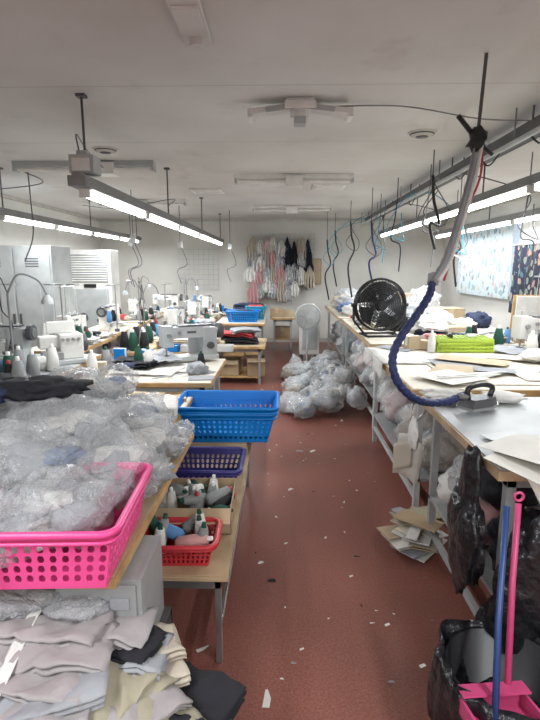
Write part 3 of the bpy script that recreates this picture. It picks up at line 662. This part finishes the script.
for r_ in range(4):
    for c_ in range(9):
        x=-.60+.14*c_+rnd.uniform(-.03,.03); z=2.12-.27*r_+rnd.uniform(-.08,.05); dark=c_ in(5,6,8) and r_<2
        h_=rnd.uniform(.28,.5) if not dark else rnd.uniform(.5,.75)
        if c_>6 and r_==3: continue
        m=rnd.choice(['cblack','cblack','cnavy']) if dark else rnd.choice(cl+(['cblack'] if c_>4 else []))
        y=YB-.07-.025*r_-rnd.uniform(0,.03); w_=rnd.uniform(.17,.30) if not dark else .16
        hang(mb,x,y,z,w_,h_,m,rnd.uniform(0,99))
        if m=='film2': 
            hang(mb,x,y+.02,z-.06,w_*.7,h_*.75,rnd.choice(['cwhite','clpink','cgrey','cwhite','cgrey']),rnd.uniform(0,99))
            mb.blob((x,y-.06,z-h_*.6),(w_*.45,.06,h_*.35),'film',rnd.randint(0,99),.3,1.6,3,crinkle=.5)
        mb.tube(smooth_path([(x,YB-.07,z+.05),(x,YB-.10,z+.04),(x,y-.05,z)],4),.004,'steel',5)
mb.build('hanging_garment_bags',solid=.003)
simple('corkboard',[(.50,.80,YB-.03,YB-.001,1.2,1.72,'card'),(.52,.78,YB-.034,YB-.03,1.22,1.70,'kraft')])
table('wooden_worktable',-.95,-.22,6.5,7.3,.52,'kraft','wood','grey',shelf=.08)
mb=MB(); open_box(mb,-.36,6.75,.101,.24,.3,.24,'card',0.1); mb.build('cardboard_box')
mb=MB(); open_box(mb,-.72,6.8,.101,.3,.3,.2,'kraft',-.1); mb.build('cardboard_box')
mb=MB(); folded(mb,(-.58,6.8,.53),.5,.34,4,'cblack',.1,seed=31); folded(mb,(-.6,6.85,.62),.45,.34,3,'dred',-.1,seed=32); folded(mb,(-.5,6.8,.68),.4,.3,3,'cgrey',.2,seed=33); mb.build('folded_fabric_stack',solid=.004)
table('wooden_worktable',-1.0,-.25,7.45,8.3,.72,'cream','wood','grey',shelf=.2)
mb=MB(); basket(mb,-.6,7.75,.722,.5,.36,.16,'blue',0,rows=3); mb.blob((-.6,7.75,.80),(.18,.12,.12),'cnavy',77,.3,1.6,3,.73,crinkle=.4); mb.build('blue_storage_basket',solid=.004)
mb=MB(); basket(mb,-.42,8.1,.722,.3,.25,.2,'blueprint',0,rows=3); folded(mb,(-.42,8.1,.86),.24,.2,4,'dred',0,seed=35); mb.build('blue_storage_basket',solid=.004)
table('wooden_worktable',-1.0,-.3,8.5,9.6,.76,'cream','wood','grey',shelf=.2)
mb=MB(); folded(mb,(-.6,8.9,.77),.5,.4,7,'cnavy',0,seed=36); folded(mb,(-.6,9.3,.77),.5,.3,6,'cblack',.2,seed=37); mb.build('folded_fabric_stack',solid=.004)
table('small_desk',-.22,.25,9.3,9.9,.62,'cream','wood','lgrey',shelf=.2)
# ------------------------------------------------------------ right side
table('pressing_table',.76,2.5,2.85,4.4,.85,'cream','wood','lgrey',t=.05,shelf=.25,sm='grey')
table('packing_table',.82,2.5,4.6,6.9,.85,'cream','plywood','lgrey',t=.05,shelf=.3,sm='grey')
table('packing_table',.80,2.5,7.0,9.4,.85,'cream','plywood','lgrey',t=.05,shelf=.3,sm='grey')
table('ironing_table',.74,2.1,1.62,2.62,.87,'lgrey','plywood','grey',t=.04,shelf=.32,sm='grey')
mb=MB()
mb.sheet(lambda u,v:Vector((.742-.012*math.sin(u*20)*(v)-.01,3.6+.75*u,.858-(.10+.05*math.sin(u*9))*v)),40,5,'cwhite')
mb.sheet(lambda u,v:Vector((.74+.5*v,3.6+.75*u-.3*v*u,.858+.006*noise.noise(Vector((u*9,v*4,0))))),30,6,'cwhite')
mb.sheet(lambda u,v:Vector((1.05+1.2*u,2.95+1.2*v,.855+.005*noise.noise(Vector((u*7,v*7,3))))),30,30,'cream')
mb.build('table_cover_cloth',solid=.003)
mb=MB(); 
for i in range(12): mb.box((1.5+R(-.5,.6),3.45+R(-.4,.3),.862+.002*i),(R(.2,.55),R(.15,.35),.0015),['paper','cream','paper','cgrey','paper','kraft'][i%6],(0,0,R(-.7,.7)))
mb.box((1.2,3.1,.89),(.5,.03,.005),'steel',(0,0,.3)); mb.box((1.75,3.15,.89),(.2,.05,.02),'dgrey',(0,0,-.5)); mb.build('pattern_paper_sheets')
mb=MB()
for i in range(4):
    zz=.862+i*.028; a=R(-.06,.06); mb.M=TR(1.5,4.2,zz,a)
    mb.bx(-.23,.23,-.13,.13,0,.004,'lime')
    for q in((-.23,.23,-.13,-.122),(-.23,.23,.122,.13),(-.23,-.222,-.13,.13),(.222,.23,-.13,.13)): mb.bx(*q,.008,.024,'lime')
    for k in range(13): mb.bx(-.23+k*.0375,-.222+k*.0375,-.132,.132,0,.028,'lime')
mb.M=Matrix.Identity(4); mb.cyl((1.4,4.15,.985),(1.42,4.25,.985),.02,'black'); mb.cyl((1.55,4.2,.98),(1.62,4.2,.98),.02,'thread_w'); mb.build('lime_plastic_trays')
mb=MB(); machine_mesh(mb,TR(2.15,4.15,.858,.2)); mb.build('sewing_machine',.008)
mb=MB(); stand_mesh(mb,TR(0,0,0),('thread_w','thread_w','thread_b'),.62); o=mb.build('thread_stand'); o.location=(2.3,4.33,.851)
cones('thread_cone',[(1.95,3.9,.858),(2.05,3.95,.858),(1.85,4.28,.858),(2.25,3.8,.858)],['thread_w','thread_b','thread_g','thread_w'])
mb=MB(); 
for i,(x,y,z) in enumerate([(2.1,3.3,.91),(2.15,3.42,.91),(2.12,3.36,.985)]): mb.cyl((x-.3,y,z),(x+.3,y+.08,z),.045,'cwhite',seg=16); mb.cyl((x-.302,y,z),(x-.3,y,z),.015,'card')
mb.blob((1.9,3.65,.91),(.14,.10,.05),'cwhite',8,.4,2,3,.862,crinkle=.4); mb.build('rolled_white_fabric')
mb=MB(); mb.box((2.38,4.8,1.07),(.34,.02,.42),'cwhite',(.08,0,0)); mb.box((2.38,4.83,1.07),(.38,.012,.44),'wood',(.08,0,0)); mb.build('display_board')
def fan(name,x,y,z,r,body,stand_h,yaw=0,blade=None,ped=False):
    mb=MB(); mb.M=TR(x,y,z,yaw); c=stand_h
    blade=blade or body
    for yy,rr in((-.07,(1,.91,.82,.73,.64,.55,.46,.37,.28,.18)),(.07,(1,.85,.7,.55,.4,.25))):
        for k in rr:
            mb.ring((0,yy*(.6 if k==1 else 1.0)-(.02*(1-k) if yy<0 else -.02*(1-k)),c),r*k,.004 if k<1 else .009,body,'Y',36,5)
        for i in range(24):
            a=i*2*pi/24; mb.cyl((r*.1*math.cos(a),yy*1.25,c+r*.1*math.sin(a)),(r*math.cos(a),yy*.6,c+r*math.sin(a)),.003,body,seg=5)
    mb.cyl((0,-.095,c),(0,-.08,c),r*.16,body,seg=20); mb.cyl((0,-.03,c),(0,.16,c),r*.24,body,seg=20)
    mb.ring((0,0,c),r,.012,body,'Y',36,6)
    for i in range(5):
        a=i*2*pi/5
        def f(u,v,a=a):
            rr=r*(.15+.75*u); w=(v-.5)*(.55+.5*u)*1.15
            return Vector((rr*math.cos(a+w),.035*(v-.5)*2,c+rr*math.sin(a+w)))
        mb.sheet(f,6,5,blade)
    if ped:
        mb.cyl((0,.06,.02),(0,.06,c-r*.15),.014,body); mb.lathe((0,.06,0),[(0,0),(.2,0),(.19,.02),(.05,.04),(0,.04)],body)
    else:
        for s in(-1,1):
            mb.tube([(s*(r+.02),0,c),(s*(r+.01),0,c*.5),(s*(r-.10),0,.03)],.011,body,7)
            mb.tube([(s*(r-.10),0,.03),(s*(r-.10),-.12,.012),(s*(r-.10),.14,.012),(s*(r-.10),0,.03)],.011,body,7)
        mb.tube([(-(r-.10),.14,.012),((r-.10),.14,.012)],.011,body,7); mb.tube([(-(r-.10),-.12,.012),((r-.10),-.12,.012)],.011,body,7)
        for s in(-1,1): mb.cyl((s*(r-.01),0,c),(s*(r+.04),0,c),.02,body)
    mb.build(name)
fan('black_floor_fan',1.00,5.15,.851,.26,'black',.32,.15)
fan('white_pedestal_fan',.40,7.7,0,.19,'lgrey',.80,.1,'white',True)
def carton(x,y,z,w,d,h,m='card',rot=0):
    mb=MB(); mb.M=TR(x,y,z,rot); mb.bx(-w/2,w/2,-d/2,d/2,0,h,m); mb.bx(-.03,.03,-d/2-.001,d/2+.001,h-.08,h+.001,'kraft'); mb.bx(-w/2-.001,w/2+.001,-.002,.002,h,h+.002,'kraft'); mb.build('cardboard_box',.003)
carton(2.05,6.3,.851,.34,.3,.20,rot=.1); carton(2.25,8.8,.851,.4,.4,.25,'kraft')
carton(-.10,9.5,.621,.24,.3,.16); carton(.12,9.55,.621,.2,.26,.12,'kraft'); carton(.0,9.6,.221,.3,.3,.2); carton(1.75,5.15,.851,.2,.18,.10,'kraft',.2)
mb=MB()
for i,(x,y,a,b,c,m) in enumerate([(1.55,5.45,.2,.2,.10,'cwhite'),(1.75,5.8,.2,.2,.13,'film2'),(1.4,6.0,.2,.25,.12,'cgrey'),(1.2,6.5,.22,.2,.13,'film2'),(1.6,6.6,.22,.2,.15,'cgrey'),(1.75,5.75,.16,.16,.10,'cwhite'),(1.2,6.5,.17,.15,.1,'cnavy'),(1.3,5.6,.14,.12,.1,'cblack'),(2.0,5.6,.15,.12,.08,'cwhite'),(2.3,5.9,.15,.12,.1,'cnavy')]):
    mb.blob((x,y,.85+c*.8),(a,b,c),m,i+50,.35,1.7,4,.852,crinkle=.5)
mb.build('bagged_fabric_pile')
mb=MB()
for i,(x,y,a,b,c,m) in enumerate([(1.05,7.3,.16,.2,.10,'cwhite'),(1.05,8.0,.2,.22,.12,'cgrey'),(1.05,8.6,.2,.25,.12,'beige'),(1.5,7.6,.2,.25,.18,'cgrey'),(1.2,9.1,.25,.2,.18,'film2'),(1.2,9.1,.2,.15,.15,'cwhite'),(1.6,8.1,.2,.2,.25,'cblack'),(1.0,7.6,.15,.12,.1,'cblue'),(2.1,7.5,.25,.2,.22,'film2'),(2.1,7.5,.2,.16,.18,'cwhite'),(1.75,8.8,.2,.2,.2,'cgrey')]):
    mb.blob((x,y,.85+c*.8),(a,b,c),m,i+70,.35,1.7,4,.852,crinkle=.5)
mb.build('bagged_fabric_pile')
mb=MB(); folded(mb,(1.48,4.95,.86),.26,.22,6,'cnavy',.1,seed=41,t=.013); folded(mb,(1.95,4.95,.86),.30,.22,5,'cgrey',.3,seed=42,t=.013); folded(mb,(1.48,4.95,.95),.24,.2,3,'cwhite',.1,seed=43,t=.013); mb.build('folded_fabric_stack',solid=.004)
clutter(1.3,2.4,4.62,4.85,.852,14,450); clutter(.86,1.1,5.6,6.8,.852,10,451); clutter(2.0,2.45,2.9,3.2,.86,6,452); clutter(.86,1.3,4.0,4.38,.862,5,453); clutter(1.3,2.0,2.0,2.6,.874,7,454)
mb=MB(); mb.bx(.30,.62,8.2,8.7,.12,.74,'white'); mb.bx(.28,.64,8.18,8.72,.74,.78,'lgrey'); mb.bx(.34,.58,8.19,8.2,.2,.6,'lgrey')
for x in(.32,.57):
    for y in(8.22,8.65): mb.bx(x,x+.03,y,y+.03,0,.12,'dgrey')
mb.cyl((.46,8.45,.78),(.46,8.45,.94),.09,'white'); mb.build('steam_boiler',.01)
mb=MB()
rnd=random.Random(3)
for i in range(46):
    x=rnd.uniform(.10,.86); y=rnd.uniform(5.0,7.2); 
    hh=.08+.22*max(0,(x-.1)/.7)*rnd.uniform(.4,1)
    a=rnd.uniform(.10,.16)
    mb.blob((x,y,hh),(a,a*rnd.uniform(.8,1.2),rnd.uniform(.09,.13)),'film',i+100,.35,1.6,3,.004,rnd.uniform(0,3),neck=Vector((rnd.uniform(-1,1),rnd.uniform(-1,1),.6)).normalized(),crinkle=.6)
    for j in range(2): mb.blob((x+rnd.uniform(-.04,.04),y+rnd.uniform(-.04,.04),hh-.01),(a*.65,a*.55,.07),rnd.choice(['cwhite','cgrey','cgrey','cwhite','khaki','cblue','cblack']),i+140+j*50,.3,1.6,3,.004,crinkle=.4)
mb.build('plastic_bag_heap')
for (xa,ya,n,dy,zb,sd) in((1.02,4.9,14,.14,.322,200),(1.0,7.3,12,.17,.322,220),(1.0,3.05,14,.095,.272,240)):
    mb=MB()
    for i in range(n):
        x,y=xa+R(0,.12)+(i%2)*.4,ya+i*dy; h_=R(.10,.17); mb.blob((x,y,zb+h_),(.17,.14,h_),random.choice(['cwhite','cgrey','cgrey','beige','cblack','clpink','cblue','cwhite']),i+sd,.3,1.7,3,zb,crinkle=.5)
        if i%2==0: mb.blob((x,y,zb+h_),(.19,.15,h_*1.1),'film',i+sd,.3,1.7,3,zb,crinkle=.5)
    mb.build('stored_fabric_bundles')
mb=MB()
mb.blob((.84,2.5,.905),(.13,.09,.03),'cwhite',9,.4,2,4,.872,crinkle=.5); mb.blob((1.12,2.5,.90),(.12,.07,.03),'cwhite',11,.4,2,3,.872,crinkle=.5); mb.build('crumpled_white_cloth')
mb=MB()
def poly(pts,m): mb.add([Vector(p) for p in pts],[list(range(len(pts)))],m)
for i in range(9):
    mb.box((1.12+R(-.08,.2),1.85+R(-.1,.1),.874+.002*i),(R(.3,.45),R(.2,.3),.0015),random.choice(['paper','paper','kraft','lgrey']),(0,0,R(-.8,.8)))
poly([(.72,1.76,.905),(.92,1.92,.898),(1.28,1.84,.897),(1.25,1.50,.91),(.90,1.44,.93)],'paper')
poly([(.70,1.66,.90),(.90,1.84,.896),(1.22,1.74,.896),(1.12,1.40,.88),(.82,1.46,.88)],'paper')
poly([(.76,1.58,.885),(1.0,1.72,.894),(1.28,1.62,.895),(1.22,1.36,.84),(.94,1.38,.85)],'cream')
for i in range(3):
    mb.sheet(lambda u,v,i=i:Vector((.80+.08*i+.24*u+.05*v,1.58-.03*i-.03*math.sin(v*1.6)-.02*u,.885-(.14+.04*i-.10*abs(u-.4))*v)),6,8,'paper')
mb.build('pattern_paper_offcuts',solid=.001)
mb=MB()
mb.blob((1.15,1.9,.44),(.2,.15,.12),'cwhite',13,.3,1.8,3,.342,crinkle=.5); mb.blob((.95,2.1,.42),(.14,.16,.10),'cpink',15,.3,1.8,3,.342,crinkle=.5)
mb.blob((.95,2.4,.44),(.15,.14,.12),'cwhite',16,.3,1.8,3,.342,crinkle=.5); mb.blob((1.35,2.2,.46),(.2,.2,.14),'cgrey',17,.3,1.8,3,.342,crinkle=.5); mb.blob((.93,1.80,.48),(.12,.12,.15),'cblack',12,.3,1.8,4,.342,crinkle=.5); mb.blob((.92,2.25,.55),(.12,.14,.12),'film2',18,.3,1.8,3,.342,crinkle=.5); mb.blob((.98,2.1,.60),(.12,.14,.10),'cblack',19,.3,1.8,3,.342,crinkle=.5); mb.build('stored_fabric_bundles')
mb=MB(); mb.blob((.70,1.76,.55),(.045,.14,.22),'blackbag',22,.3,1.6,4,neck=Vector((0,0,1)),crinkle=.4); mb.blob((.86,1.52,.48),(.14,.05,.26),'blackbag',24,.3,1.6,4,crinkle=.4); mb.blob((.80,1.60,.22),(.10,.08,.2),'blackbag',26,.3,1.6,4,.01,crinkle=.4); mb.tube([(.70,1.76,.74),(.735,1.77,.80),(.735,1.78,.86)],.008,'black',6); mb.build('hanging_black_bag')
mb=MB(); mb.blob((.68,2.48,.70),(.02,.06,.09),'cwhite',23,.3,1.6,3,crinkle=.4); mb.tube([(.69,2.48,.77),(.735,2.48,.83)],.006,'steel',6); mb.build('hanging_rag')
mb=MB()
mb.sheet(lambda u,v:Vector((.64+.14*u+.03*v,2.74-.02*u,.38+.24*v+.02*math.sin(u*4)-.06*u)),6,6,'paper'); mb.sheet(lambda u,v:Vector((.64+.10*u,2.73-.02*u,.40+.16*v+.03*u)),6,6,'cream'); mb.tube([(.72,2.74,.62),(.80,2.93,.80)],.004,'steel',5); mb.build('hanging_paper_pattern',solid=.002)
mb=MB()
for i in range(20):
    mb.box((.76+R(-.07,.05),2.60+R(-.08,.08),.006+.009*i),(.26+R(-.1,.06),.10+R(-.05,.1),.006),random.choice(['kraft','cgrey','beige','card','paper','khaki','cwhite']),(R(-.05,.05),R(-.05,.05),R(-1.2,1.2)))
mb.build('cardboard_scrap_stack')
# bin
mb=MB(); cx,cy=.70,1.36
mb.lathe((cx,cy,0),[(0,.003),(.15,.003),(.155,.02),(.185,.33),(.175,.33),(.148,.03),(0,.02)],'black',24)
def bagf(u,v):
    a=u*2*pi; k=noise.noise(Vector((math.cos(a)*3,math.sin(a)*3,v*3)))
    if v<.5: q=v*2; r=.21+.02*k+.008*math.sin(a*14); z=.08+.05*noise.noise(Vector((math.cos(a)*2,math.sin(a)*2,9)))+q*.28
    else: q=(v-.5)*2; r=.2-.05*q+.03*k+.006*math.sin(a*11); z=.36-.26*q+.02*k
    return Vector((cx+r*math.cos(a),cy+r*math.sin(a),z))
mb.sheet(bagf,80,16,'blackbag')
mb.blob((cx,cy,.14),(.13,.13,.08),'blackbag',31,.4,2,3,crinkle=.4)
mb.build('lined_trash_bin',solid=.002)
mb=MB(); mb.M=TR(.62,1.17,.30,.1)@Matrix.Rotation(-.15,4,'X')
mb.bx(-.10,.10,-.10,.10,0,.006,'dpink'); mb.bx(-.10,-.092,-.1,.1,0,.05,'dpink'); mb.bx(.092,.10,-.1,.1,0,.05,'dpink'); mb.bx(-.10,.10,.092,.10,0,.07,'dpink')
mb.bx(-.10,.10,.05,.10,.066,.072,'dpink'); mb.M=Matrix.Identity(4)
mb.tube([(.66,1.27,.34),(.71,1.40,.60),(.745,1.48,.82)],.010,'dpink',8); mb.ring((.747,1.485,.84),.014,.005,'dpink','Y',12)
mb.build('long_handled_dustpan')
mb=MB(); mb.tube([(.585,1.17,.30),(.63,1.3,.55),(.69,1.44,.83)],.010,mat('blue_handle',(.02,.05,.16),.4),8)
mb.blob((.58,1.16,.27),(.05,.03,.05),'black',2,.1,2,2); 
for i in range(16): mb.cyl((.54+i*.005,1.16,.26),(.52+i*.008,1.14+.01*(i%3),.12),.003,'cblack',seg=4)
mb.build('broom')
mb=MB(); rnd=random.Random(11)
for i in range(170):
    y=rnd.uniform(1.5,8); x=rnd.uniform(-.15,.75) if i%3 else rnd.uniform(-.8,.9)
    s=rnd.uniform(.004,.014); l=s*rnd.uniform(.8,3); a=rnd.uniform(0,6.3); ca,sa=math.cos(a),math.sin(a)
    m=rnd.choice(['paper','paper','cwhite','cblack','cgrey'])
    if rnd.random()<.8: s*=.5;l*=.5
    vs=[]
    for (p,q,z) in((-l,-s,.002),(0,-s*1.3,.004),(l,-s*.3,.006),(l,s*.4,.005),(0,s*.7,.003),(-l,s,.002)):
        vs.append((x+p*ca-q*sa,y+p*sa+q*ca,z))
    mb.add(vs,[(0,1,4,5),(1,2,3,4)],m)
for (x,y,s) in((.08,1.8,.018),(.46,1.95,.022),(.35,2.3,.02),(.55,1.72,.025),(.02,2.6,.02)):
    mb.add([(x,y,.002),(x+s,y+s*.4,.006),(x+s*.8,y+s,.004),(x-s*.1,y+s*.7,.002)],[(0,1,2,3)],'paper')
mb.build('fabric_scraps')
for k,(x,y,c,zb,zt) in enumerate([(1.10,6.4,'navy',1.3,2.1),(1.25,5.7,'cnavy',1.5,2.25),(1.0,7.6,'black',1.1,2.2),(1.40,5.0,'cgrey',1.55,2.3),(.75,8.6,'black',1.0,2.0),(1.3,6.9,'blueprint',1.6,2.2),(1.25,4.4,'black',1.7,2.3),(1.9,5.6,'cwhite',1.3,2.1),(2.2,6.6,'black',1.3,2.2),(2.1,4.5,'dgrey',1.5,2.2),(.95,9.3,'black',1.2,2.2)]):
    mb=MB(); q=(-1)**k
    mb.tube(smooth_path([(x,y,zt),(x+.02*q,y,zt-.2),(x+.06*q,y-.05,zt-.4),(x-.03*q,y-.1,(zb+zt)/2-.1),(x+.05,y,zb)],8),.007 if k%2 else .013,c,7)
    mb.tube(smooth_path([(1.48,y+.1,2.36),((x+1.48)/2,y+.1,2.30),(x+.02,y+.02,zt-.05),(x+.12*q,y-.1,zt-.3),(x+.06,y-.1,zt-.42),(x-.06*q,y,zt-.3),(x+.05,y,zt-.12)],8),.005,'blueprint' if k%3==1 else 'dgrey',6)
    mb.cyl((x,y,zt-.02),(x,y,H),.005,'dgrey'); mb.build('hanging_air_hose')
for (x,y) in((-1.9,6.5),(-1.6,8),(-.9,8.8),(-2.2,7.4)):
    mb=MB(); mb.cyl((x,y,H),(x,y,1.9),.005,'dgrey'); mb.tube(smooth_path([(x,y,1.9),(x+.1,y,1.6),(x-.05,y,1.5),(x+.02,y-.1,1.3)]),.006,'dgrey',6); mb.bx(x-.03,x+.03,y-.03,y+.03,1.85,1.95,'lgrey'); mb.build('hanging_power_cord')
cd=bpy.data.cameras.new('camera'); cam=bpy.data.objects.new('camera',cd); sc.collection.objects.link(cam)
cd.lens=25; cd.sensor_width=36; cd.clip_start=.05
cam.location=(0,0,1.55); cam.rotation_euler=(math.radians(90-10.54),0,math.radians(1.37))
sc.camera=cam
sc.view_settings.view_transform='Standard'; sc.view_settings.look='None'
sc.view_settings.exposure=.15
